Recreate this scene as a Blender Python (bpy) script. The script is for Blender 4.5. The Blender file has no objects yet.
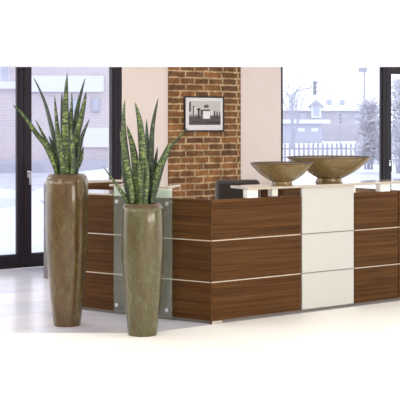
import bpy, bmesh, math, random
from mathutils import Vector, Matrix

random.seed(7)
C = bpy.context.scene.collection
F, H, HY = 1200.0, 1.62, 122.0          # focal length in px, eye height, horizon row
A = math.radians(36.5)                  # heading of the back wall and of the desk front
B = math.radians(33.6)                  # the left wing of the desk turns away by this much
CA, SA = math.cos(A), math.sin(A)


def lin(r, g, b, k=1.0):
    def f(c):
        c /= 255.0
        return c / 12.92 if c <= 0.04045 else ((c + 0.055) / 1.055) ** 2.4
    return (f(r) * k, f(g) * k, f(b) * k, 1)


def at(x, y, Y):
    return Vector(((x - 200) / F * Y, Y, H - (y - HY) / F * Y))


def floor_y(y):
    return H * F / (y - HY)

# ------------------------------------------------------------------ materials


def mat(name, col, rough=0.5, metal=0.0, coat=0.0, spec=0.5):
    m = bpy.data.materials.new(name)
    m.use_nodes = True
    p = m.node_tree.nodes['Principled BSDF']
    p.inputs['Base Color'].default_value = col
    p.inputs['Roughness'].default_value = rough
    p.inputs['Metallic'].default_value = metal
    p.inputs['Coat Weight'].default_value = coat
    p.inputs['Specular IOR Level'].default_value = spec
    return m


def nodes(m):
    return m.node_tree.nodes, m.node_tree.links, m.node_tree.nodes['Principled BSDF']


def coords(m, kind='Object', scale=(1, 1, 1), rnd=False):
    n, l, p = nodes(m)
    tc = n.new('ShaderNodeTexCoord')
    mp = n.new('ShaderNodeMapping')
    mp.inputs['Scale'].default_value = scale
    l.new(tc.outputs[kind], mp.inputs['Vector'])
    if rnd:
        oi = n.new('ShaderNodeObjectInfo')
        mul = n.new('ShaderNodeMath')
        mul.operation = 'MULTIPLY'
        mul.inputs[1].default_value = 37.0
        l.new(oi.outputs['Random'], mul.inputs[0])
        cb = n.new('ShaderNodeCombineXYZ')
        for i in range(3):
            l.new(mul.outputs[0], cb.inputs[i])
        l.new(cb.outputs[0], mp.inputs['Location'])
    return mp.outputs['Vector']


def noise(m, vec, scale, detail=4, rough=0.55, dist=0.0):
    n, l, p = nodes(m)
    t = n.new('ShaderNodeTexNoise')
    t.inputs['Scale'].default_value = scale
    t.inputs['Detail'].default_value = detail
    t.inputs['Roughness'].default_value = rough
    t.inputs['Distortion'].default_value = dist
    l.new(vec, t.inputs['Vector'])
    return t.outputs['Fac']


def ramp(m, fac, stops):
    n, l, p = nodes(m)
    r = n.new('ShaderNodeValToRGB')
    e = r.color_ramp.elements
    while len(e) < len(stops):
        e.new(0.5)
    for el, (pos, c) in zip(e, stops):
        el.position = pos
        el.color = c
    l.new(fac, r.inputs['Fac'])
    return r.outputs['Color']


def mix(m, fac, a, b, mode='MIX'):
    n, l, p = nodes(m)
    x = n.new('ShaderNodeMix')
    x.data_type = 'RGBA'
    x.blend_type = mode
    if isinstance(fac, float):
        x.inputs['Factor'].default_value = fac
    else:
        l.new(fac, x.inputs['Factor'])
    for s, v in (('A', a), ('B', b)):
        i = [q for q in x.inputs if q.name == s and q.type == 'RGBA'][0]
        if isinstance(v, tuple):
            i.default_value = v
        else:
            l.new(v, i)
    return [q for q in x.outputs if q.type == 'RGBA'][0]


def base(m, c):
    n, l, p = nodes(m)
    l.new(c, p.inputs['Base Color'])


def bump(m, fac, strength=0.3, dist=0.01):
    n, l, p = nodes(m)
    b = n.new('ShaderNodeBump')
    b.inputs['Strength'].default_value = strength
    b.inputs['Distance'].default_value = dist
    l.new(fac, b.inputs['Height'])
    l.new(b.outputs['Normal'], p.inputs['Normal'])


def make_walnut():
    m = mat('walnut', lin(110, 72, 48), 0.5, 0, 0.0, 0.1)
    v = coords(m, 'Object', (0.55, 6, 24), True)
    a = noise(m, v, 1.6, 6, 0.62, 0.5)
    v2 = coords(m, 'Object', (1.5, 20, 150), True)
    b = noise(m, v2, 1.5, 3, 0.6)
    c1 = ramp(m, a, [(0.28, lin(62, 39, 21)), (0.45, lin(86, 56, 28)), (0.58, lin(99, 66, 34)), (0.75, lin(112, 76, 42))])
    c2 = ramp(m, b, [(0.35, lin(190, 182, 174)), (0.65, lin(255, 255, 255))])
    base(m, mix(m, 0.8, c1, c2, 'MULTIPLY'))
    return m


def make_glaze(name, c0, c1, c2, c3):
    m = mat(name, c1, 0.24, 0.2, 0.4)
    v = coords(m, 'Object', (1, 1, 0.3))
    a = noise(m, v, 16, 7, 0.68, 1.2)
    v2 = coords(m, 'Object', (1, 1, 0.55))
    b = noise(m, v2, 70, 4, 0.7)
    c = ramp(m, a, [(0.3, c0), (0.45, c1), (0.58, c2), (0.75, c3)])
    s = ramp(m, b, [(0.35, lin(190, 182, 170)), (0.62, lin(255, 255, 255))])
    base(m, mix(m, 0.7, c, s, 'MULTIPLY'))
    bump(m, b, 0.12, 0.004)
    return m


def make_leaf(name, dark, mid, light):
    m = mat(name, mid, 0.42, 0, 0.1)
    v = coords(m, 'UV', (0.02, 1, 1), True)
    a = noise(m, v, 62, 3, 0.6, 0.7)
    v2 = coords(m, 'UV', (1, 0.7, 1), True)
    b = noise(m, v2, 5, 3)
    c = ramp(m, a, [(0.34, dark), (0.5, mid), (0.66, light)])
    s = ramp(m, b, [(0.3, lin(190, 200, 180)), (0.7, lin(255, 255, 255))])
    c = mix(m, 0.9, c, s, 'MULTIPLY')
    n, l, p = nodes(m)
    sx = n.new('ShaderNodeSeparateXYZ')
    l.new(n['Texture Coordinate'].outputs['UV'], sx.inputs[0])
    ab = n.new('ShaderNodeMath')
    ab.operation = 'SUBTRACT'
    ab.inputs[1].default_value = 0.5
    l.new(sx.outputs['X'], ab.inputs[0])
    ab2 = n.new('ShaderNodeMath')
    ab2.operation = 'ABSOLUTE'
    l.new(ab.outputs[0], ab2.inputs[0])
    edge = ramp(m, ab2.outputs[0], [(0.30, (0, 0, 0, 1)), (0.42, (1, 1, 1, 1))])
    base(m, mix(m, edge, c, dark))
    return m


def make_brick(name, c1, c2, mortar, bw, rh, ms, bmp=0.7, var=True):
    m = mat(name, c1, 0.85, spec=0.25)
    n, l, p = nodes(m)
    tc = n.new('ShaderNodeTexCoord')
    sep = n.new('ShaderNodeSeparateXYZ')
    l.new(tc.outputs['Object'], sep.inputs[0])
    cb = n.new('ShaderNodeCombineXYZ')
    l.new(sep.outputs['X'], cb.inputs['X'])
    l.new(sep.outputs['Z'], cb.inputs['Y'])
    l.new(sep.outputs['Y'], cb.inputs['Z'])
    wob = n.new('ShaderNodeTexNoise')
    wob.inputs['Scale'].default_value = 9
    l.new(cb.outputs[0], wob.inputs['Vector'])
    add = n.new('ShaderNodeVectorMath')
    add.operation = 'MULTIPLY_ADD'
    add.inputs[1].default_value = (0.034, 0.020, 0) if var else (0, 0, 0)
    l.new(wob.outputs['Color'], add.inputs[0])
    l.new(cb.outputs[0], add.inputs[2])
    t = n.new('ShaderNodeTexBrick')
    t.offset = 0.37
    t.squash = 0.8 if var else 1.0
    t.squash_frequency = 2
    t.inputs['Scale'].default_value = 1.0
    t.inputs['Brick Width'].default_value = bw
    t.inputs['Row Height'].default_value = rh
    t.inputs['Mortar Size'].default_value = ms
    t.inputs['Mortar Smooth'].default_value = 0.3
    t.inputs['Bias'].default_value = 0.0
    t.inputs['Color1'].default_value = c1
    t.inputs['Color2'].default_value = c2
    t.inputs['Mortar'].default_value = mortar
    l.new(add.outputs[0], t.inputs['Vector'])
    col = t.outputs['Color']
    if var:
        nz = noise(m, cb.outputs[0], 26, 7, 0.75)
        s = ramp(m, nz, [(0.34, lin(150, 142, 136)), (0.52, lin(225, 220, 214)), (0.72, lin(255, 255, 255))])
        col = mix(m, 0.9, col, s, 'MULTIPLY')
        nz2 = noise(m, cb.outputs[0], 7, 2)
        s2 = ramp(m, nz2, [(0.38, lin(196, 186, 178)), (0.6, lin(255, 255, 255))])
        col = mix(m, 0.8, col, s2, 'MULTIPLY')
        inv = n.new('ShaderNodeMath')
        inv.operation = 'SUBTRACT'
        l.new(nz, inv.inputs[0])
        l.new(t.outputs['Fac'], inv.inputs[1])
        bump(m, inv.outputs[0], bmp, 0.02)
    base(m, col)
    return m


def make_glass(name, tint, gloss=0.08, milk=0.0, rough=0.02):
    m = bpy.data.materials.new(name)
    m.use_nodes = True
    n, l = m.node_tree.nodes, m.node_tree.links
    n.clear()
    out = n.new('ShaderNodeOutputMaterial')
    tr = n.new('ShaderNodeBsdfTransparent')
    tr.inputs['Color'].default_value = tint
    gl = n.new('ShaderNodeBsdfGlossy')
    gl.inputs['Roughness'].default_value = rough
    mx = n.new('ShaderNodeMixShader')
    mx.inputs[0].default_value = gloss
    l.new(tr.outputs[0], mx.inputs[1])
    l.new(gl.outputs[0], mx.inputs[2])
    last = mx
    if milk:
        df = n.new('ShaderNodeBsdfDiffuse')
        df.inputs['Color'].default_value = lin(205, 215, 208)
        m2 = n.new('ShaderNodeMixShader')
        m2.inputs[0].default_value = milk
        l.new(mx.outputs[0], m2.inputs[1])
        l.new(df.outputs[0], m2.inputs[2])
        last = m2
    l.new(last.outputs[0], out.inputs['Surface'])
    return m


def make_floor():
    m = mat('tiled_floor', lin(205, 205, 218), 0.22, 0, 0.0, 0.5)
    n, l, p = nodes(m)
    tc = n.new('ShaderNodeTexCoord')
    mp = n.new('ShaderNodeMapping')
    mp.inputs['Rotation'].default_value = (0, 0, -A)
    l.new(tc.outputs['Object'], mp.inputs['Vector'])
    t = n.new('ShaderNodeTexBrick')
    t.offset = 0.5
    t.inputs['Scale'].default_value = 1
    t.inputs['Brick Width'].default_value = 0.9
    t.inputs['Row Height'].default_value = 0.6
    t.inputs['Mortar Size'].default_value = 0.004
    t.inputs['Color1'].default_value = lin(212, 212, 224)
    t.inputs['Color2'].default_value = lin(238, 233, 236)
    t.inputs['Mortar'].default_value = lin(190, 190, 202)
    l.new(mp.outputs[0], t.inputs['Vector'])
    nz = noise(m, tc.outputs['Object'], 2.2, 3)
    s = ramp(m, nz, [(0.35, lin(238, 238, 242)), (0.65, lin(255, 255, 255))])
    base(m, mix(m, 1.0, t.outputs['Color'], s, 'MULTIPLY'))
    return m


def speckle(name, ca, cb_, scale, rough=0.8, lo=0.4, hi=0.6):
    m = mat(name, ca, rough, spec=0.2)
    v = coords(m, 'Object')
    base(m, ramp(m, noise(m, v, scale, 4), [(lo, ca), (hi, cb_)]))
    return m


M = dict(
    walnut=make_walnut(),
    cream_panel=mat('cream_laminate', lin(198, 196, 191), 0.45),
    white=mat('white_lacquer', lin(240, 237, 230), 0.35),
    shelf=mat('pale_counter_top', lin(192, 180, 166), 0.04, 0, 0.0, 0.7),
    alu=mat('brushed_aluminium', lin(214, 200, 182), 0.4, 0.3),
    chrome=mat('satin_chrome', lin(215, 217, 222), 0.22, 0.8),
    plinth=mat('grey_plinth', lin(120, 112, 106), 0.5),
    gap=mat('dark_joint', lin(45, 34, 28), 0.7),
    frame=mat('aubergine_frame', lin(38, 31, 38), 0.5, 0.0, 0.0, 0.2),
    seal=mat('black_seal', lin(38, 34, 40), 0.6),
    wall=speckle('cream_plaster', lin(221, 208, 197), lin(223, 210, 200), 5, 0.9),
    ceil=mat('white_ceiling', lin(252, 251, 249), 0.9, spec=0.1),
    overlit_floor=speckle('overlit_floor', lin(251, 249, 243), lin(253, 251, 247), 3, 0.45),  # strong light on the floor put into this near-white colour
    floor=make_floor(),
    brick=make_brick('old_brick', lin(182, 128, 78), lin(126, 94, 66), lin(228, 202, 158), 0.27, 0.0803, 0.0115),
    glaze_a=make_glaze('bronze_glaze', lin(82, 54, 26), lin(96, 70, 34), lin(100, 86, 46), lin(124, 110, 70)),
    glaze_b=make_glaze('olive_glaze', lin(86, 68, 34), lin(94, 84, 48), lin(98, 94, 60), lin(118, 113, 82)),
    glaze_bowl=make_glaze('bowl_glaze', lin(112, 84, 44), lin(126, 102, 58), lin(134, 114, 72), lin(150, 134, 94)),
    rim=mat('dark_rim', lin(74, 52, 36), 0.35, 0.2),
    rim_brown=mat('brown_rim', lin(98, 74, 56), 0.35, 0.1),
    soil=speckle('soil', lin(40, 30, 22), lin(66, 50, 36), 60, 0.95),
    leaf=make_leaf('banded_leaf', lin(22, 40, 18), lin(60, 86, 32), lin(160, 172, 96)),
    leaf_dark=make_leaf('dark_leaf', lin(17, 31, 17), lin(36, 58, 30), lin(92, 110, 66)),
    leather=mat('brown_leather', lin(38, 27, 20), 0.6),
    black=mat('black_frame', lin(20, 17, 17), 0.6),
    mount=mat('white_mount', lin(222, 216, 214), 0.7),
    g1=mat('print_pale', lin(190, 184, 178), 0.7), g2=mat('print_mid', lin(140, 134, 130), 0.7),
    g3=mat('print_dark', lin(76, 70, 68), 0.7), g4=mat('print_black', lin(38, 34, 34), 0.7),
    g5=mat('print_white', lin(228, 224, 220), 0.7),
    pane=make_glass('window_glass', (0.93, 0.95, 1.0, 1), 0.05),
    guard=make_glass('guard_glass', (0.84, 0.90, 0.85, 1), 0.05, 0.10, 0.03),
    snow=speckle('snow', lin(205, 208, 216), lin(216, 218, 224), 0.6, 0.9),
    asphalt=speckle('slushy_road', lin(180, 180, 192), lin(194, 194, 204), 1.5, 0.8),
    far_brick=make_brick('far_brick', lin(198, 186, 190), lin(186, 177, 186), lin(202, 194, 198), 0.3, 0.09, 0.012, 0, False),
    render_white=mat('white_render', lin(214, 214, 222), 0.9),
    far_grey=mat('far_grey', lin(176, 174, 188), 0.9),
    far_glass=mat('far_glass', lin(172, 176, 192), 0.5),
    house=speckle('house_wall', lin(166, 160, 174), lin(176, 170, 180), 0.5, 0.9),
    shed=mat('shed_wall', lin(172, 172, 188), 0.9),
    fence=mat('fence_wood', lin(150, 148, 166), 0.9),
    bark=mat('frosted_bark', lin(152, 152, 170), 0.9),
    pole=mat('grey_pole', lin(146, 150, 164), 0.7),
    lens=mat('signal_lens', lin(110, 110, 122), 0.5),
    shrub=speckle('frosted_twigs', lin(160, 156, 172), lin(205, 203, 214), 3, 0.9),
)

# ------------------------------------------------------------------ mesh helpers


class MB:
    def __init__(s):
        s.v, s.f, s.uv, s.mi = [], [], None, []

    def add(s, vs, fs, mi=0):
        o = len(s.v)
        s.v += [tuple(q) for q in vs]
        s.f += [tuple(i + o for i in f) for f in fs]
        s.mi += [mi] * len(fs)
        return s

    def box(s, x0, x1, y0, y1, z0, z1, mi=0):
        vs = [(x, y, z) for z in (z0, z1) for y in (y0, y1) for x in (x0, x1)]
        return s.add(vs, [(0, 2, 3, 1), (4, 5, 7, 6), (0, 1, 5, 4), (2, 6, 7, 3), (1, 3, 7, 5), (0, 4, 6, 2)], mi)

    def prism(s, pts, z0, z1, mi=0):
        n = len(pts)
        vs = [(p[0], p[1], z0) for p in pts] + [(p[0], p[1], z1) for p in pts]
        fs = [tuple(reversed(range(n))), tuple(range(n, 2 * n))]
        fs += [(i, (i + 1) % n, n + (i + 1) % n, n + i) for i in range(n)]
        return s.add(vs, fs, mi)

    def lathe(s, prof, seg=48, mi=0, cx=0, cy=0):
        vs, fs = [], []
        for r, z in prof:
            for k in range(seg):
                a = 2 * math.pi * k / seg
                vs.append((cx + r * math.cos(a), cy + r * math.sin(a), z))
        for i in range(len(prof) - 1):
            for k in range(seg):
                k2 = (k + 1) % seg
                fs.append((i * seg + k, i * seg + k2, (i + 1) * seg + k2, (i + 1) * seg + k))
        fs.append(tuple(reversed(range(seg))))
        L = (len(prof) - 1) * seg
        fs.append(tuple(range(L, L + seg)))
        return s.add(vs, fs, mi)

    def tube(s, p, q, r0, r1=None, seg=8, mi=0):
        p, q = Vector(p), Vector(q)
        r1 = r0 if r1 is None else r1
        d = (q - p).normalized()
        a = d.orthogonal().normalized()
        b = d.cross(a)
        vs = []
        for c, r in ((p, r0), (q, r1)):
            for k in range(seg):
                t = 2 * math.pi * k / seg
                vs.append(c + a * (r * math.cos(t)) + b * (r * math.sin(t)))
        fs = [(k, (k + 1) % seg, seg + (k + 1) % seg, seg + k) for k in range(seg)]
        fs += [tuple(reversed(range(seg))), tuple(range(seg, 2 * seg))]
        return s.add(vs, fs, mi)

    def build(s, name, mats, parent=None, loc=(0, 0, 0), rz=0.0, smooth=False, bevel=0.0, seg=2):
        me = bpy.data.meshes.new(name)
        me.from_pydata(s.v, [], s.f)
        for m in (mats if isinstance(mats, (list, tuple)) else [mats]):
            me.materials.append(m)
        for p, i in zip(me.polygons, s.mi):
            p.material_index = i
        bm = bmesh.new()
        bm.from_mesh(me)
        bmesh.ops.recalc_face_normals(bm, faces=bm.faces)
        if smooth:
            for f in bm.faces:
                f.smooth = True
            for e in bm.edges:
                if len(e.link_faces) == 2 and e.calc_face_angle(0) > math.radians(42):
                    e.smooth = False
        bm.to_mesh(me)
        bm.free()
        o = bpy.data.objects.new(name, me)
        C.objects.link(o)
        o.location = loc
        o.rotation_euler = (0, 0, rz)
        if parent:
            o.parent = parent
        if bevel:
            b = o.modifiers.new('Bevel', 'BEVEL')
            b.width = bevel
            b.segments = seg
            b.limit_method = 'ANGLE'
        return o


def tag(o, label=None, cat=None, group=None, kind=None):
    if label:
        o['label'] = label
    if cat:
        o['category'] = cat
    if group:
        o['group'] = group
    if kind:
        o['kind'] = kind
    return o


def thing(name, label, cat, loc=(0, 0, 0), rz=0.0, group=None, kind=None):
    o = bpy.data.objects.new(name, None)
    C.objects.link(o)
    o.location = loc
    o.rotation_euler = (0, 0, rz)
    o.empty_display_size = 0.1
    return tag(o, label, cat, group, kind)


def struct(o, label=None, cat=None):
    return tag(o, label, cat, kind='structure')


def line_t(x, X0, Y0, c=CA, s=SA):
    xn = (x - 200) / F
    return (xn * Y0 - X0) / (c - xn * s)

# ------------------------------------------------------------------ camera


cam = bpy.data.cameras.new('camera')
co = bpy.data.objects.new('camera', cam)
C.objects.link(co)
co.location = (0, 0, H)
co.rotation_euler = (math.pi / 2, 0, 0)
cam.sensor_width = 36
cam.lens = 36 * F / 400
cam.shift_y = -(200 - HY) / 400
cam.clip_end = 2000
bpy.context.scene.camera = co

# ------------------------------------------------------------------ room shell

WY = floor_y(268.3)
WX = (28 - 200) / F * WY
wl = dict(loc=(WX, WY, 0), rz=A)


def wt(x):
    return line_t(x, WX, WY)


WL = {x: wt(x) for x in (-120, 16, 19, 114, 383, 23.7, 24.2, 31.5, 111, 122, 168, 240, 281, 283, 380, 386, 391.5, 470)}
TOP = 2.42

struct(MB().box(WL[122], WL[168], 0, .3, 0, 2.75).build('wall_left', M['wall'], **wl), 'cream plaster wall strip between the terrace door and the brick', 'wall')
struct(MB().box(WL[168], WL[240], -.015, .3, 0, 2.75).build('wall_brick', M['brick'], **wl), 'bare old brick wall section behind the reception desk', 'wall')
struct(MB().box(WL[240], WL[281], 0, .3, 0, 2.75).build('wall_right', M['wall'], **wl), 'cream plaster wall strip between the brick and the window', 'wall')
struct(MB().box(WL[-120], WL[122], 0, .3, TOP, 2.75).box(WL[386], WL[470] + .6, 0, .3, TOP, 2.75).build('trim_1', M['wall'], **wl), 'cream lintel above the doors and window', 'lintel')


def framed(name, x0, x1, z0, z1, st, label, cat, sl=None, sr=None, bottom=.14, top=.12, y=.0):
    sl = st if sl is None else sl
    sr = st if sr is None else sr
    r = thing(name, label, cat, kind='structure', **wl)
    f = MB()
    f.box(x0, x0 + sl, y, y + .07, z0, z1).box(x1 - sr, x1, y, y + .07, z0, z1)
    f.box(x0 + sl, x1 - sr, y, y + .07, z0, z0 + bottom).box(x0 + sl, x1 - sr, y, y + .07, z1 - top, z1)
    f.build('frame', M['frame'], r, bevel=.006)
    s = MB()
    a, b, c, d = x0 + sl, x1 - sr, z0 + bottom, z1 - top
    s.box(a, a + .012, y + .02, y + .06, c, d).box(b - .012, b, y + .02, y + .06, c, d)
    s.box(a + .012, b - .012, y + .02, y + .06, c, c + .012).box(a + .012, b - .012, y + .02, y + .06, d - .012, d)
    s.build('seal', M['seal'], r)
    MB().box(a + .005, b - .005, y + .03, y + .05, c + .005, d - .005).build('pane', M['pane'], r)
    return r


def handle(r, x, z, y=.0):
    h = MB()
    h.box(x - .014, x + .014, y - .008, y, z - .04, z + .04)
    h.tube((x, y - .008, z + .02), (x, y - .045, z + .02), .011, seg=12)
    h.box(x - .011, x + .011, y - .056, y - .040, z - .115, z + .034)
    h.build('handle', M['chrome'], r, bevel=.003)


d1 = framed('door_1', WL[-120], WL[23.7], .01, TOP, .1, 'dark framed glass terrace door leaf at the left edge', 'door', sr=WL[23.7] - WL[19])
d2 = framed('door_2', WL[24.2], wt(118), .01, TOP, .1, 'dark framed glass door leaf with lever handle behind the tall planter', 'door', sl=WL[31.5] - WL[24.2], sr=wt(118) - WL[114])
handle(d2, wt(28.2), 1.04)
struct(MB().box(wt(118) + .002, WL[122] - .001, .0, .2, 0, TOP).build('trim_2', M['frame'], bevel=.005, **wl), 'dark door frame post against the cream wall', 'frame')
w1 = framed('window_1', WL[281] + .001, WL[386] - .004, .05, 2.74, .1, 'large dark framed window behind the bronze bowls', 'window', sl=WL[283] - WL[281], sr=WL[386] - WL[383] - .004, bottom=.1)
d3 = framed('door_3', WL[386], WL[470] + .5, .01, TOP, .1, 'dark framed glass door with small handle at the right edge', 'door', sl=WL[391.5] - WL[386])
handle(d3, wt(389.6), 1.05)
struct(MB().box(WL[281], WL[386], .0, .3, 0, .05).build('trim_3', M['frame'], **wl), 'dark sill under the large window', 'sill')

# floor: pale tiles by the door, strong light in front of the desk painted as a cream zone
CY = floor_y(324.5)
CX = (211 - 200) / F * CY


def dloc(t, y):                         # desk-front coordinates to world
    return (CX + CA * t - SA * y, CY + SA * t + CA * y)


def wloc(t, y=0):
    return (WX + CA * t - SA * y, WY + SA * t + CA * y)


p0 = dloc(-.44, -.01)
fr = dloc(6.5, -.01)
tile = [(-7, 9.18), (p0[0] - .1, 9.22), p0, fr, wloc(WL[470] + 3.2, .3), wloc(-7, .3)]
struct(MB().prism(tile, -.12, 0).build('floor', M['floor']), 'pale lilac grey tiled floor', 'floor')
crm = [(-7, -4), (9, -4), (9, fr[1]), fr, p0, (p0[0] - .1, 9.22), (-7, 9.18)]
struct(MB().prism(crm, -.12, 0).build('floor_overlit', M['overlit_floor']), 'floor in front of the desk with strong light painted in as bright cream', 'floor')

# the rest of the hall, behind and beside the viewer
struct(MB().box(-7.3, -7, -6, 9, -.1, 2.9).build('wall_side', M['wall']), 'cream plaster side wall of the hall', 'wall')
struct(MB().box(-7.3, 9, -6.3, -6, -.1, 2.9).build('wall_front', M['wall']), 'cream plaster wall at the near end of the hall', 'wall')
struct(MB().box(8.2, 8.5, -6, 10.5, -.1, 2.9).build('wall_end', M['wall']), 'cream plaster wall at the far right end of the hall', 'wall')
# ceilings
struct(MB().prism([(-7, -6), (6.5, -6), (6.5, 12.65), (-7, 12.65)], 2.20, 2.32).build('ceiling', M['ceil']), 'white lowered ceiling', 'ceiling')
struct(MB().prism([(-7, 2.5), (7.5, 2.5), wloc(WL[470] + 1.0, .3), wloc(-7, .3)], 2.75, 2.9).build('ceiling_upper', M['ceil']), 'white upper ceiling along the windows', 'ceiling')

# ------------------------------------------------------------------ reception desk

desk = thing('reception_desk', 'walnut reception desk with pale metal seams and a cream centre panel', 'desk', (CX, CY, 0), A)
Z = [.025, .335, .668, .996]
PH = math.pi - B - A                    # wing heading in desk coordinates


def dt(x):
    return line_t(x, CX, CY)


def wing_t(x):
    return line_t(x, CX, CY, -math.cos(B), math.sin(B))


def panels(t0, t1, m, name, rz=0.0, side=1, top=None):
    zs = Z[:] if top is None else Z[:3] + [top]
    for i in range(3):
        MB().box(t0, t1, 0 if side > 0 else -.022, .022 if side > 0 else 0, zs[i] + .003, zs[i + 1] - (.003 if i < 2 else 0)).build(name, m, desk, rz=rz, bevel=.0015)


def strips(t0, t1, rz=0.0, side=1, m='alu'):
    for z in Z[1:3]:
        a, b = (-.003, .02) if side > 0 else (-.02, .003)
        MB().box(t0, t1, a, b, z - .0036, z + .0036).build('seam_strip', M[m], desk, rz=rz)


SEG = [0.004, dt(301), dt(302.2), dt(353.8), dt(354.6), dt(398), dt(398.8), dt(398.8) + 1.0]
panels(SEG[0], SEG[1], M['walnut'], 'front_panel')
strips(SEG[0], SEG[1])
panels(SEG[2], SEG[3], M['cream_panel'], 'centre_panel', top=1.062)
strips(SEG[2], SEG[3], m='plinth')
panels(SEG[4], SEG[5], M['walnut'], 'front_panel')
strips(SEG[4], SEG[5])
panels(SEG[6], SEG[7], M['walnut'], 'front_panel')
strips(SEG[6], SEG[7])
WE = wing_t(60)
panels(0.004, WE, M['walnut'], 'wing_panel', PH, -1)
strips(0.004, WE, PH, -1)
# carcass and plinth behind the panels
MB().box(.03, SEG[7], .024, .05, .03, .99).build('carcass', M['gap'], desk)
MB().box(.03, WE, -.05, -.024, .03, .99).build('carcass', M['gap'], desk, rz=PH)
MB().box(.02, SEG[7], .02, .06, 0, .03).build('plinth', M['plinth'], desk)
MB().box(.02, WE, -.06, -.02, 0, .03).build('plinth', M['plinth'], desk, rz=PH)
MB().tube((.004, .004, .0), (.004, .004, .996), .006, seg=10).build('corner_post', M['walnut'], desk)
MB().box(.01, .11, -.004, .02, 0, .024).build('foot', M['shelf'], desk)
# pale ledge on the left end of the wing
MB().box(wing_t(112), WE, -.44, -.002, .998, 1.012).build('ledge', M['shelf'], desk, rz=PH)
MB().box(wing_t(112) + .1, WE - .02, -.43, -.41, 0, .997).build('ledge_support', M['walnut'], desk, rz=PH)
# right return
MB().box(2.30, 2.34, .07, .92, 0, .985).build('return_panel', M['walnut'], desk, bevel=.002)
# work surface inside
MB().box(.55, 2.29, .06, .62, .72, .745).build('work_surface', M['shelf'], desk)

# counter shelf on the front
s0 = dt(246)
shelf = MB().prism([(s0, -.03), (3.1, -.03), (3.1, .30), (s0 + .07, .30)], 1.064, 1.086)
shelf.build('counter_shelf', M['shelf'], desk, bevel=.006)
for a, b, y0, y1 in ((s0 + .01, dt(258), .0, .05), (dt(275.5), dt(281), .04, .1), (SEG[3] + .003, dt(358), .03, .08), (dt(380.5), dt(390.5), .0, .06), (2.6, 2.68, 0, .06)):
    MB().box(a, b, y0, y1, .997, 1.063).build('shelf_support', M['white'], desk, bevel=.002)

# counter shelf on the left wing with white riser, glass guard in front
q0, q1 = wing_t(171), wing_t(110)
MB().prism([(q0, .012), (q1, .012), (q1 - .02, -.27), (q0 + .09, -.27)], 1.074, 1.096).build('counter_shelf', M['shelf'], desk, rz=PH, bevel=.006)
MB().box(wing_t(168), wing_t(114), -.06, -.0, .997, 1.073).build('shelf_support', M['white'], desk, rz=PH)
g = MB().box(wing_t(175.7), wing_t(117.8), .048, .058, .03, 1.066).build('glass_guard', M['guard'], desk, rz=PH, bevel=.002)
for x in (121.4, 171.4):
    for z in (.09, .955):
        t = wing_t(x)
        s = MB().tube((t, .001, z), (t, .046, z), .010, seg=14)
        s.tube((t, .059, z), (t, .068, z), .017, seg=18)
        s.build('standoff', M['chrome'], g)

# sideboard standing behind the wing
ey = floor_y(279)
ex = (48.3 - 200) / F * ey
sb = thing('low_partition', 'low walnut partition with pale cap behind the left wing of the desk', 'partition', (ex, ey, 0), A)
MB().box(.012, 1.02, 0, .09, 0, .975).build('body', M['walnut'], sb, bevel=.003)
MB().box(0, 1.03, -.012, .10, .976, 1.0).build('cap', M['shelf'], sb, bevel=.003)
MB().box(-.004, .011, 0, .09, .0, .974).build('end_panel', M['plinth'], sb)

# low cabinet by the window behind the desk
cx_ = wt(258)
cb = thing('low_cabinet', 'low walnut cabinet with pale seam below the cream wall beside the window', 'cabinet', wloc(cx_, -.46) + (0,), A)
cw = wt(279) - cx_
MB().box(0, cw, 0, .43, 0, .80).build('body', M['walnut'], cb, bevel=.003)
MB().box(0, cw, -.02, .43, .803, .83).build('top', M['shelf'], cb, bevel=.003)
for i in range(2):
    MB().box(.01, cw - .01, -.018, -.001, .05 + i * .37, .40 + i * .37).build('drawer', M['walnut'], cb, bevel=.002)

# ------------------------------------------------------------------ office chair


def rbox(w, d, h, r, loc, name, m, parent, rx=0):
    o = MB().box(-w / 2, w / 2, -d / 2, d / 2, -h / 2, h / 2).build(name, m, parent, loc=loc, bevel=r, seg=5, smooth=True)
    o.rotation_euler = (rx, 0, 0)
    return o


chp = at(238, 250, 11.25)
ch = thing('office_chair', 'dark brown leather office chair behind the desk before the brick wall', 'chair', (chp.x, chp.y, 0), math.radians(8))
rbox(.43, .09, .56, .05, (0, 0, .80), 'backrest', M['leather'], ch, math.radians(-6))
rbox(.48, .46, .09, .04, (0, .24, .46), 'seat', M['leather'], ch)
MB().box(-.03, .03, -.06, -.045, .40, .72).box(-.03, .03, -.06, .2, .385, .40).build('back_bracket', M['black'], ch, bevel=.004)
MB().tube((0, .22, .09), (0, .22, .41), .028, seg=16).build('column', M['chrome'], ch)
for k in range(5):
    a = 2 * math.pi * k / 5 + .3
    ox, oy = .27 * math.cos(a), .22 + .27 * math.sin(a)
    lg = MB().tube((0, .22, .10), (ox, oy, .075), .024, .016, seg=10).build('leg', M['black'], ch)
    MB().tube((ox - .02, oy, .03), (ox + .02, oy, .03), .03, seg=14).tube((ox, oy, .05), (ox, oy, .075), .008).build('caster', M['black'], lg)

# ------------------------------------------------------------------ framed print on the brick
fx0, fx1 = wt(182.8), wt(222.6)
zc = lambda y, x: at(x, y, wloc(wt(x), -.02)[1]).z
fz0, fz1 = zc(131.6, 204), zc(96.4, 204)
fw, fh = fx1 - fx0, fz1 - fz0
pf = thing('framed_print', 'black framed monochrome photograph hanging on the brick wall', 'picture', wloc(fx0, -.017) + (fz0,), A)
fb = .017
MB().box(0, fb, -.022, 0, 0, fh).box(fw - fb, fw, -.022, 0, 0, fh).box(fb, fw - fb, -.022, 0, 0, fb).box(fb, fw - fb, -.022, 0, fh - fb, fh).build('frame', M['black'], pf, bevel=.002)
MB().box(fb, fw - fb, -.010, -.002, fb, fh - fb).build('mount', M['mount'], pf)
pr = MB()


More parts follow.
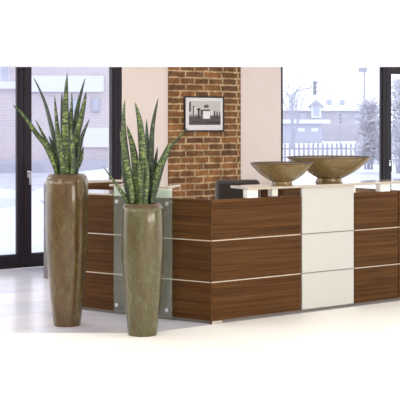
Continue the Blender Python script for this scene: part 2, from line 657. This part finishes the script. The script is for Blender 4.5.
def pq(u0, u1, v0, v1, mi, lay):
    a, b = fw * .12, fw * .91
    c, d = fh * .19, fh * .87
    pr.box(a + (b - a) * u0, a + (b - a) * u1, -.0112 - .0003 * lay, -.0105, c + (d - c) * v0, c + (d - c) * v1, mi)


pq(0, 1, 0, 1, 0, 0)                                     # pale back wall
pq(0, 1, 0, .36, 2, 1)
pq(0, 1, .36, .43, 1, 1)
pq(0, .06, .55, .95, 2, 2)
pq(.12, .2, .45, .72, 4, 2)
pq(.12, .16, .42, .8, 2, 3)
pq(.28, .33, .25, .7, 3, 3)
pq(.25, .36, .62, .67, 3, 3)
pq(.36, .46, .40, .62, 2, 2)
pq(.44, .66, .26, .58, 4, 3)
pq(.42, .66, .58, .64, 3, 4)
pq(.47, .62, .72, .82, 2, 3)
pq(.5, .6, .82, .86, 1, 3)
pq(.7, .74, .4, .6, 4, 2)
pq(.79, .83, .3, .58, 3, 2)
pq(.87, .91, .3, .56, 3, 2)
pq(.95, .98, .3, .54, 3, 2)
pq(.1, .4, .1, .14, 3, 2)
pq(.5, .95, .08, .13, 3, 2)
pr.build('print', [M['g1'], M['g2'], M['g3'], M['g4'], M['g5']], pf)

# ------------------------------------------------------------------ planters


def planter(px, ybot, Y, prof, m, label, mouth):
    o = (px - 200) / F * Y
    t = thing('planter', label, 'planter', (o, Y, 0), 0, 'tall glazed planters')
    k = Y / F
    pts = [((w * 1.025 / 2) * k, max(0.0, H - (y - HY) * k)) for w, y in prof]
    zt = pts[-1][1]
    rm = mouth / 2 * k
    pts[0] = (pts[0][0], 0.0)
    body = pts + [(rm, zt), (rm - .004, zt - .012), (rm - .006, zt - .12), (.02, zt - .125)]
    # refine the outer profile
    out = []
    for i in range(len(pts) - 1):
        a, b, c, d = pts[max(i - 1, 0)], pts[i], pts[i + 1], pts[min(i + 2, len(pts) - 1)]
        for s in range(4):
            u = s / 4
            out.append(tuple(.5 * ((2 * b[j]) + (c[j] - a[j]) * u + (2 * a[j] - 5 * b[j] + 4 * c[j] - d[j]) * u * u + (3 * b[j] - a[j] - 3 * c[j] + d[j]) * u ** 3) for j in (0, 1)))
    out.append(pts[-1])
    MB().lathe(out + body[len(pts):], 64).build('body', m, t, smooth=True)
    rb = MB().lathe([(pts[-2][0] + .002, pts[-2][1] + .001), (pts[-1][0] + .002, zt + .002), (rm, zt + .003), (rm - .004, zt - .01)], 64)
    rb.f, rb.mi = rb.f[:-2], rb.mi[:-2]
    rb.build('rim', M['rim_brown'], t, smooth=True)
    MB().lathe([(rm - .008, zt - .10), (rm - .008, zt - .045), (.02, zt - .035)], 40).build('soil', M['soil'], t, smooth=True)['kind'] = 'stuff'
    return t, o, zt


PY1 = floor_y(325)
t1, px1, zt1 = planter(67, 325, PY1, [(26, 326), (28, 318), (32, 300), (36, 278), (39.5, 255), (41.2, 230), (41.6, 205), (41.2, 188), (40.6, 181), (38, 176.5), (33, 174.2)], M['glaze_a'],
                       'taller brown glazed planter standing left of the glass guard', 29)
PY2 = floor_y(334.5)
t2, px2, zt2 = planter(142.6, 334, PY2, [(28, 335), (30, 327), (34, 305), (38, 280), (40.5, 262), (41.5, 240), (41.2, 222), (40.4, 212), (39.4, 208.2), (36, 205.5), (33, 203.6)], M['glaze_b'],
                       'shorter olive glazed planter in front of the glass guard', 30)


def leaf(parent, px, py, pz, pts, w, Y0, Y1, m, yaw):
    """pts: image positions base to tip, laid at depths Y0 to Y1; w: blade width in metres."""
    n = len(pts)
    P = []
    for i, (x, y) in enumerate(pts):
        P.append(at(x, y, Y0 + (Y1 - Y0) * i / (n - 1)) - Vector((px, py, pz)))
    Q = []
    S = 9
    for i in range(n - 1):
        a, b, c, d = P[max(i - 1, 0)], P[i], P[i + 1], P[min(i + 2, n - 1)]
        for s in range(S):
            u = s / S
            Q.append(.5 * ((2 * b) + (c - a) * u + (2 * a - 5 * b + 4 * c - d) * u * u + (3 * b - a - 3 * c + d) * u ** 3))
    Q.append(P[-1])
    N = len(Q)
    sec = [(-1, .30), (-.5, .02), (0, -.12), (.5, .02), (1, .30), (.5, .20), (0, .08), (-.5, .20)]
    ns = len(sec)
    vs, fs, uvs = [], [], []
    ln = 0
    for i, c in enumerate(Q):
        if i:
            ln += (c - Q[i - 1]).length
        d = (Q[min(i + 1, N - 1)] - Q[max(i - 1, 0)]).normalized()
        s = i / (N - 1)
        tw = yaw + .5 * math.sin(3 * s + yaw * 7)
        side = Vector((math.cos(tw), math.sin(tw), 0))
        side = (side - d * side.dot(d)).normalized()
        back = d.cross(side)
        if back.y < 0:
            back = -back
        if s < .45:
            prof = .68 + .32 * math.sin(s / .45 * math.pi / 2)
        else:
            prof = max(0.03, math.cos((s - .45) / .55 * math.pi / 2)) ** .8
        hw = .96 * w / 2 * prof / max(.5, math.cos(tw))
        for a, b in sec:
            vs.append(c + side * (hw * a) + back * (hw * b + (.002 if b > .05 else -.002)))
            uvs.append((a * .5 + .5, ln))
    for i in range(N - 1):
        for k in range(ns):
            k2 = (k + 1) % ns
            fs.append((i * ns + k, i * ns + k2, (i + 1) * ns + k2, (i + 1) * ns + k))
    fs.append(tuple(reversed(range(ns))))
    fs.append(tuple(range((N - 1) * ns, N * ns)))
    o = MB().add(vs, fs).build('leaf', m, parent, smooth=True)
    lay = o.data.uv_layers.new(name='UVMap')
    for lp in o.data.loops:
        lay.data[lp.index].uv = uvs[lp.vertex_index]
    return o


def snake_plant(px, Y, zt, rows, label):
    z0 = zt - .045
    t = thing('snake_plant', label, 'plant', (px, Y, z0), 0, 'snake plants in the planters')
    base_y = HY + (H - z0 - .002) * F / Y
    for pts, wpx, dy, ty, mk, yaw in rows:
        pts = [(pts[0][0], base_y)] + pts
        leaf(t, px, Y, z0, pts, wpx * Y / F, Y + dy, Y + ty, M[mk], yaw)
    return t


snake_plant(px1, PY1, zt1, [
    ([(56, 170), (46.5, 147.5), (37, 134.5), (22.5, 114), (12.8, 105)], 5.5, -.03, -.12, 'leaf', .5),
    ([(61, 168), (55, 148), (50.5, 128), (43.5, 101), (34, 78.3)], 5.5, .03, .10, 'leaf_dark', -.5),
    ([(58, 168), (52, 154), (44.5, 138.5), (35.5, 120)], 5.5, .0, .0, 'leaf', .3),
    ([(61.5, 166), (58.5, 147), (56.6, 125), (54.5, 95)], 6.5, .02, .02, 'leaf', -.3),
    ([(64.5, 160), (63, 130), (62, 93)], 5, .06, .08, 'leaf_dark', .6),
    ([(68, 165), (66, 145), (65.4, 110), (67, 73.2)], 9.5, -.05, -.04, 'leaf', .1),
    ([(71, 160), (73.5, 130), (77.5, 104), (85, 78.3)], 6.5, .05, .10, 'leaf_dark', -.4),
    ([(73, 166), (74.5, 143), (82, 113), (86.2, 92)], 8, .01, .02, 'leaf', .4),
    ([(74.5, 168), (78, 151), (82, 137), (89.5, 119)], 6, -.03, -.06, 'leaf_dark', -.2),
    ([(76, 170), (80, 160), (83.3, 147)], 6.5, .03, .05, 'leaf', .2),
    ([(69.5, 160), (70.3, 130), (71.6, 93)], 5.5, .07, .09, 'leaf', -.6),
    ([(63, 168), (61, 150), (59.5, 133)], 6.5, -.06, -.08, 'leaf', .35),
    ([(71.5, 168), (72, 148), (71, 128)], 7, -.07, -.08, 'leaf', -.3),
    ([(59, 169), (55, 155), (49, 136)], 7, .05, .06, 'leaf_dark', .3),
    ([(75, 168), (77, 150), (78.5, 128)], 7, .06, .07, 'leaf_dark', -.2),
    ([(66.5, 160), (68.5, 130), (70, 108)], 6.5, .08, .09, 'leaf_dark', .2),
], 'taller snake plant with spread leaves in the brown planter')

snake_plant(px2, PY2, zt2, [
    ([(132, 198), (126.5, 165), (123.3, 127), (124.7, 99.5)], 7, .03, .06, 'leaf', -.3),
    ([(127.5, 201), (121, 191.5), (113.5, 181), (103.3, 166.8)], 4, -.02, -.10, 'leaf', .3),
    ([(137.5, 195), (136, 172), (132.5, 147), (126.8, 125.5)], 9, -.02, -.02, 'leaf', .4),
    ([(142.5, 195), (143.2, 157), (140.5, 124), (135.2, 102.5)], 8.5, -.05, -.06, 'leaf', -.1),
    ([(145, 190), (146.8, 155), (146.6, 119)], 6.5, .05, .06, 'leaf_dark', .4),
    ([(148.5, 193), (150, 161), (152.4, 127), (158.2, 98)], 6.5, .01, .06, 'leaf_dark', -.3),
    ([(151, 190), (154, 170), (157.5, 147)], 6, .05, .06, 'leaf_dark', .2),
    ([(152, 194), (160, 170), (170, 147), (178, 138), (187.5, 128)], 3.6, -.02, -.04, 'leaf', -.5),
    ([(133.5, 196), (130.5, 182), (125, 157), (119.8, 130)], 8.5, -.06, -.08, 'leaf', .2),
    ([(139.5, 196), (139.5, 176), (138, 158)], 8, -.07, -.07, 'leaf', -.35),
    ([(149, 198), (153, 180), (163, 158), (171, 140)], 7, .02, .04, 'leaf', .5),
    ([(146, 198), (147.5, 178), (146, 156)], 6.5, -.06, -.07, 'leaf', .1),
    ([(131, 198), (125, 175), (121.5, 150)], 7.5, .04, .05, 'leaf_dark', .2),
    ([(147, 198), (148.5, 172), (150, 148)], 7, .07, .07, 'leaf_dark', -.2),
    ([(153, 198), (158, 180), (166, 158)], 6.5, .05, .06, 'leaf_dark', .3),
], 'shorter snake plant with upright leaves in the olive planter')

# ------------------------------------------------------------------ bowls on the counter


def bowl(px, Y, z0, R_, h, rf, label):
    o = thing('bowl', label, 'bowl', ((px - 200) / F * Y, Y, z0), 0, 'bronze bowls on the counter')
    pts = [(rf * 1.05, 0), (rf * .97, h * .05), (rf * .96, h * .17)]
    for i in range(1, 15):
        u = i / 14
        r = rf * .96 + (R_ - rf * .96) * u
        z = h * (.17 + .83 * (.62 * u + .38 * u ** 2.3))
        pts.append((r, z))
    pts.append((R_ - .005, h + .003))
    pts.append((R_ - .012, h))
    for i in range(13, 0, -1):
        u = i / 14
        r = (rf * .96 + (R_ - rf * .96) * u) - .012
        pts.append((r, h * (.17 + .83 * (.62 * u + .38 * u ** 2.3)) + .008))
    pts.append((.01, h * .2))
    MB().lathe(pts, 72).build('body', M['glaze_bowl'], o, smooth=True)
    bpy_t = MB().lathe([(R_ - .011, h + .0035), (R_ + .0015, h + .0035), (R_ + .0015, h + .0085), (R_ - .011, h + .0085), (R_ - .012, h + .004)], 72)
    bpy_t.f = bpy_t.f[:-2]
    bpy_t.mi = bpy_t.mi[:-2]
    bpy_t.build('rim', M['rim'], o, smooth=True)
    return o


ZS = 1.0865
yl = 10.58
bowl(329, yl, ZS, 42 / F * yl, H - (157.5 - HY) / F * yl - ZS, 13.5 / F * yl, 'larger bronze bowl on the counter, right of and behind the other')
ysm = 10.10
bowl(282, ysm, ZS, 31.8 / F * ysm, H - (163.5 - HY) / F * ysm - ZS, 10.5 / F * ysm, 'smaller bronze bowl on the counter near the shelf tip')

# ------------------------------------------------------------------ outdoors


def ground_z(x, y):
    z = -.06
    if x > -4:
        s = min(1, max(0, (y - 19) / 12))
        z += .72 * s * s * (3 - 2 * s) * min(1, (x + 4) / 4)
    s = min(1, max(0, (y - 42) / 60))
    z -= 3.2 * s * s * (3 - 2 * s) * (1 if x > 0 else max(0, 1 + x / 6))
    return z


gm = MB()
xs = [-40 + 2.5 * i for i in range(53)]
rows_ = [0, .3, 1, 2, 3.5, 5, 7, 9, 11, 13, 15, 18, 22, 26, 30, 36, 44, 54, 66, 80, 100, 130, 170, 220, 300, 420]
vs, fs = [], []
ww = []
for k in range(46):
    t = -9 + k * .6 if k < 40 else 15 + (k - 40) * 8
    ww.append(t)
for r in rows_:
    for t in ww:
        bx, by = wloc(t, .31)
        # rows fan from the facade outwards along the viewing direction
        x, y = bx * (1 + r / 14), by + r
        vs.append((x, y, ground_z(x, y) if r > .5 else -.06))
nw = len(ww)
for j in range(len(rows_) - 1):
    for i in range(nw - 1):
        fs.append((j * nw + i, j * nw + i + 1, (j + 1) * nw + i + 1, (j + 1) * nw + i))
gnd = gm.add(vs, fs).build('snow_ground', M['snow'], smooth=True)
tag(gnd, 'snow covered ground outside the windows', 'ground', kind='structure')

# brick building across the street, seen through the left doors
BY = 40.0
bl = thing('brick_building', 'pale brick building with white bands across the street at left', 'building', (0, BY, 0), math.radians(3))
bx0, bx1 = -22.0, -2.75
MB().box(bx0, bx1, 0, 8, -.1, 5.2).build('wall', M['far_brick'], bl)
pz = lambda y: H - (y - HY) / F * BY
pxx = lambda x: (x - 200) / F * BY
MB().box(pxx(20), pxx(104), -.12, 0, pz(92), pz(76)).build('band', M['render_white'], bl)
MB().box(pxx(-40), pxx(18), -.12, 0, pz(89), pz(82)).build('band', M['render_white'], bl)
MB().box(pxx(84), pxx(112), -.15, 0, pz(147), pz(128)).build('garage_door', M['render_white'], bl)
for x in (2,):
    wf = MB().box(pxx(x), pxx(x + 9), -.06, 0, pz(84), pz(66)).build('window', M['render_white'], bl)
    MB().box(pxx(x + 1), pxx(x + 8), -.09, -.06, pz(82.5), pz(67)).build('pane', M['far_glass'], wf)
for x, w_ in ((70, 10), (92, 8)):
    wf = MB().box(pxx(x), pxx(x + w_), -.06, 0, pz(112), pz(98)).build('window', M['far_grey'], bl)
    MB().box(pxx(x + 1), pxx(x + w_ - 1), -.09, -.06, pz(111), pz(99)).build('pane', M['far_glass'], wf)
MB().box(bx0, bx1, -.2, 0, -.1, pz(160)).build('plinth', M['far_grey'], bl)
rd = MB().prism([(-24, 27), (-1.0, 27), (-1.0, 38.5), (-24, 38.5)], -.05, -.02).build('road', M['asphalt'])
tag(rd, 'slushy grey road in front of the brick building', 'road', kind='structure')
snow_bank = MB()
for i in range(22):
    cx0 = -9 + i * .42
    snow_bank.lathe([(.55 + .15 * math.sin(i * 2.1), -.05), (.5, .10 + .03 * math.sin(i * 1.7)), (.25, .2 + .06 * math.sin(i * 1.7)), (.02, .24 + .06 * math.sin(i * 1.7))], 14, cx=cx0, cy=24 + .2 * math.sin(i))
tag(snow_bank.build('snow_bank', M['snow'], smooth=True), 'low ploughed snow bank along the road outside the left door', 'snow', kind='stuff')

# house with dormer far away on the right
HYD = 260.0
k = HYD / F
hz = lambda y: H - (y - HY) * k
hx = lambda x: (x - 200) * k
hs = thing('house', 'grey house with snowy roof and small dormer beyond the fence', 'building', (hx(325), HYD, -4), 0)
zz = lambda y: hz(y) + 4
xx = lambda x: hx(x) - hx(325)
MB().box(xx(262), xx(366), 0, 9, 0, zz(110)).build('wall', M['house'], hs)
rf = [(-.6, zz(111)), (-.6, zz(109.6)), (5.0, zz(93)), (10, zz(109.6)), (10, zz(111))]
r_ = MB().prism([(a, b) for a, b in rf], xx(260), xx(367))
r_.v = [(z, x, y) for x, y, z in r_.v]
r_.build('roof', M['snow'], hs)
dm = MB().box(xx(311), xx(321), -.9, 4, zz(118), zz(105.5)).build('dormer', M['render_white'], hs)
MB().box(xx(313), xx(319), -1.0, -.9, zz(116), zz(107)).build('pane', M['far_glass'], dm)
d_ = MB().prism([(xx(309), zz(106)), (xx(323), zz(106)), (xx(316), zz(100))], -1.2, 4)
d_.v = [(x, z, y) for x, y, z in d_.v]
d_.build('dormer_roof', M['house'], dm)
for x in (300, 318, 340, 355):
    wf = MB().box(xx(x), xx(x + 6), -.15, 0, zz(119), zz(113)).build('window', M['shed'], hs)
for x in (328, 341):
    MB().box(xx(x), xx(x + 4), 1.0, 2.2, zz(104), zz(99.5)).build('skylight', M['far_glass'], hs)

SY = 235.0
ks = SY / F
sd = thing('long_shed', 'low bluish shed with snowy roof in front of the grey house', 'building', ((318 - 200) * ks, SY, -4), 0)
sx = lambda x: (x - 318) * ks
sz = lambda y: H - (y - HY) * ks + 4
MB().box(sx(255), sx(322), 0, 6, 0, sz(123.5)).build('wall', M['shed'], sd)
MB().box(sx(254), sx(330), -.8, 7, sz(123.5), sz(119.5)).build('roof', M['snow'], sd)
for x in (297.5, 311):
    MB().box(sx(x), sx(x + 7), -.1, 0, sz(131.5), sz(128)).build('window', M['render_white'], sd)

# picket fence
FY = 30.0
f0 = (279 - 200) / F * FY
fn = thing('picket_fence', 'low grey picket fence in the snow beyond the window', 'fence', (f0, FY, .55), math.radians(6))
rail = MB()
for z in (.18, .40):
    rail.box(0, 2.6, 0, .03, z - .02, z + .02)
rail.build('rail', M['fence'], fn)
for i in range(22):
    MB().prism([(i * .12, 0), (i * .12 + .055, 0), (i * .12 + .055, .50), (i * .12 + .0275, .55), (i * .12, .50)], 0, .02).build('picket', M['fence'], fn)
for o in list(fn.children):
    if o.name.startswith('picket'):
        for v in o.data.vertices:
            x, y, z = v.co
            v.co = (x, -.005 - z, y)


def bare_tree(name, label, px, Y, z0, h, r, seed, levels=5, spread=.55, m='bark'):
    rnd = random.Random(seed)
    t = thing(name, label, 'tree', ((px - 200) / F * Y, Y, z0), 0)
    tr, br = MB(), MB()

    def grow(p, d, L, rad, lev):
        q = p + d * L
        (tr if lev == 0 else br).tube(p, q, rad, rad * .7, 6 if lev < 2 else 4)
        if lev >= levels:
            return
        nb = 3 if lev < 3 else 2
        for i in range(nb):
            ang = rnd.uniform(0, 2 * math.pi)
            v = Vector((math.cos(ang), math.sin(ang) * .8, 0))
            nd = (d + v * rnd.uniform(spread * .6, spread * 1.3) + Vector((0, 0, .08))).normalized()
            grow(q if i < 2 else p + d * L * .7, nd, L * rnd.uniform(.62, .82), rad * .6, lev + 1)
    grow(Vector((0, 0, 0)), Vector((0, 0, 1)), h * .34, r, 0)
    tr.build('trunk', M[m], t)
    br.build('branches', M[m], t)
    return t


bare_tree('bare_tree', 'frosty bare tree at the left side of the window', 293, 120, -3, 11.0, .16, 3)
bare_tree('bare_tree', 'frosty bare tree above the far snowy roof', 347, 300, -3, 17, .22, 11, 5)
bare_tree('bare_tree', 'small bare tree right of the street lamp', 374, 150, -3, 9.5, .14, 21, 4)

# traffic signal on a mast arm
TY = 94.0
kt = TY / F
ts = thing('traffic_light', 'grey traffic light hanging on a curved mast arm', 'traffic light', ((292 - 200) * kt, TY, -3), 0)
mz = lambda y: H - (y - HY) * kt + 3
MB().tube((0, 0, 0), (0, 0, mz(97)), .11, .09, 10).build('pole', M['pole'], ts)
ar = MB()
pa = [(0, 97), (1.5, 93.5), (6, 91), (12, 89), (20.5, 87.5)]
for (x0, y0), (x1, y1) in zip(pa, pa[1:]):
    ar.tube((x0 * kt, 0, mz(y0)), (x1 * kt, 0, mz(y1)), .05, .05, 8)
ar.build('mast_arm', M['pole'], ts)
hd = MB().box(21 * kt, 24.5 * kt, -.15, .15, mz(95), mz(81)).build('signal_head', M['pole'], ts, bevel=.03)
for y in (83.5, 88, 92.5):
    s_ = MB()
    s_.tube((22.8 * kt, -.15, mz(y)), (22.8 * kt, -.22, mz(y)), .1, .1, 12)
    s_.box(23.0 * kt, 26.5 * kt, -.25, .0, mz(y) + .04, mz(y) + .10)
    s_.build('lens', M['lens'], hd)

t2_ = thing('traffic_light', 'small traffic light on a low pole in front of the grey house wall', 'traffic light', ((340 - 200) * kt, TY, -3), 0)
MB().tube((0, 0, 0), (0, 0, mz(112)), .045, .045, 8).build('pole', M['pole'], t2_)
h2 = MB().box(-1.2 * kt, 1.6 * kt, -.2, -.05, mz(124), mz(113)).build('signal_head', M['far_grey'], t2_, bevel=.02)
for y in (115, 118.5, 122):
    MB().tube((.2 * kt, -.2, mz(y)), (.2 * kt, -.26, mz(y)), .09, .09, 12).build('lens', M['lens'], h2)

# street lamp
LY = 60.0
kl = LY / F
ls = thing('street_lamp', 'tall thin lamp post with square head right of the house', 'street lamp', ((364.5 - 200) * kl, LY, -.8), 0)
lz = lambda y: H - (y - HY) * kl + .8
MB().tube((0, 0, 0), (0, 0, lz(72)), .045, .04, 8).build('pole', M['pole'], ls)
MB().box(-6 * kl, 2.5 * kl, -.12, .12, lz(72), lz(67.5)).build('lamp_head', M['pole'], ls, bevel=.02)
MB().box(-2.5 * kl, 1.5 * kl, -.05, .05, lz(113), lz(103.5)).build('sign_plate', M['far_grey'], ls)


def shrub(label, px, Y, z0, w, h, seed, n=260):
    rnd = random.Random(seed)
    t = thing('frosted_shrub', label, 'shrub', ((px - 200) / F * Y, Y, z0), 0)
    st, tw = MB(), MB()
    for i in range(9):
        a = rnd.uniform(-.4, .4)
        st.tube((rnd.uniform(-.1, .1), rnd.uniform(-.1, .1), 0), (a * w, rnd.uniform(-.4, .4) * w, h * rnd.uniform(.6, .9)), .02, .008, 5)
    for i in range(n):
        u = rnd.random()
        z = h * (.08 + .92 * u)
        r = w / 2 * (1 - .5 * u)
        p = Vector((rnd.uniform(-r, r), rnd.uniform(-r, r), z))
        d = Vector((rnd.uniform(-1, 1), rnd.uniform(-1, 1), rnd.uniform(-.2, 1.2))).normalized()
        tw.tube(p, p + d * rnd.uniform(.1, .3), .016, .006, 4)
    st.build('stems', M['bark'], t)
    tw.build('twigs', M['shrub'], t)
    return t


shrub('frosted twiggy shrub left of the dark window post', 369, 27, .55, .55, 1.45, 4, 900)
shrub('frosted twiggy shrub beyond the door at the right edge', 402, 26, .5, .6, 2.0, 5, 900)

# ------------------------------------------------------------------ light

w = bpy.data.worlds.new('overcast')
bpy.context.scene.world = w
w.use_nodes = True
bg = w.node_tree.nodes['Background']
bg.inputs['Color'].default_value = (0.95, 0.97, 1.0, 1)
bg.inputs['Strength'].default_value = 2.1


def area(name, loc, target, sx_, sy_, power, col):
    l = bpy.data.lights.new(name, 'AREA')
    l.shape = 'RECTANGLE'
    l.size, l.size_y = sx_, sy_
    l.energy = power
    l.color = col
    o = bpy.data.objects.new(name, l)
    C.objects.link(o)
    o.location = loc
    o.rotation_euler = (Vector(target) - Vector(loc)).to_track_quat('-Z', 'Y').to_euler()
    return o


area('overhead_fill', (0.8, 4.4, 2.17), (0.8, 4.6, 0), 4.5, 1.6, 140, (1, .975, .935))  # overhead areas: unseen fill added to brighten the floor, walls and pots
area('overhead_fill', (0.8, -2.5, 2.17), (0.6, 4, 0), 5, 2, 15, (1, .96, .9))
area('overhead_fill', (0.6, 12.9, 2.7), (0.2, 13.6, 1.0), 4, .3, 16, (1, .93, .84))
area('overhead_fill', (-2.7, 10.7, 2.17), (-1.7, 10.5, 0), .8, .8, 28, (1, .98, .96))
area('overhead_fill', (2.7, 8.2, 2.17), (1.7, 8.8, 0), 1, 1, 32, (1, .97, .92))
area('overhead_fill', (-2.6, 7.2, 2.17), (-.8, 9.3, .6), .5, 1.4, 14, (1, .98, .96))
area('upward_fill', (-3.6, 8.0, 1.5), (-2.4, 8.6, 2.2), 6, .4, 40, (1, .98, .95))  # unseen pair added beside the view to whiten the ceiling
area('upward_fill', (3.6, 6.0, .9), (2.0, 7.4, 2.2), 4, .4, 60, (1, .98, .95))
area('hidden_desk_fill', (.95, 11.75, .76), (.95, 11.5, 2.2), .8, .3, 24, (1, .98, .95))  # added fill, hidden behind the desk, to lift the ceiling's rear edge
area('hidden_desk_fill', (-.7, 11.3, .76), (-.7, 11.2, 2.2), .9, .3, 22, (1, .98, .95))

vs_ = bpy.context.scene.view_settings
vs_.view_transform = 'Standard'
vs_.look = 'None'
vs_.gamma = 1
vs_.use_curve_mapping = False
vs_.exposure = 0.0
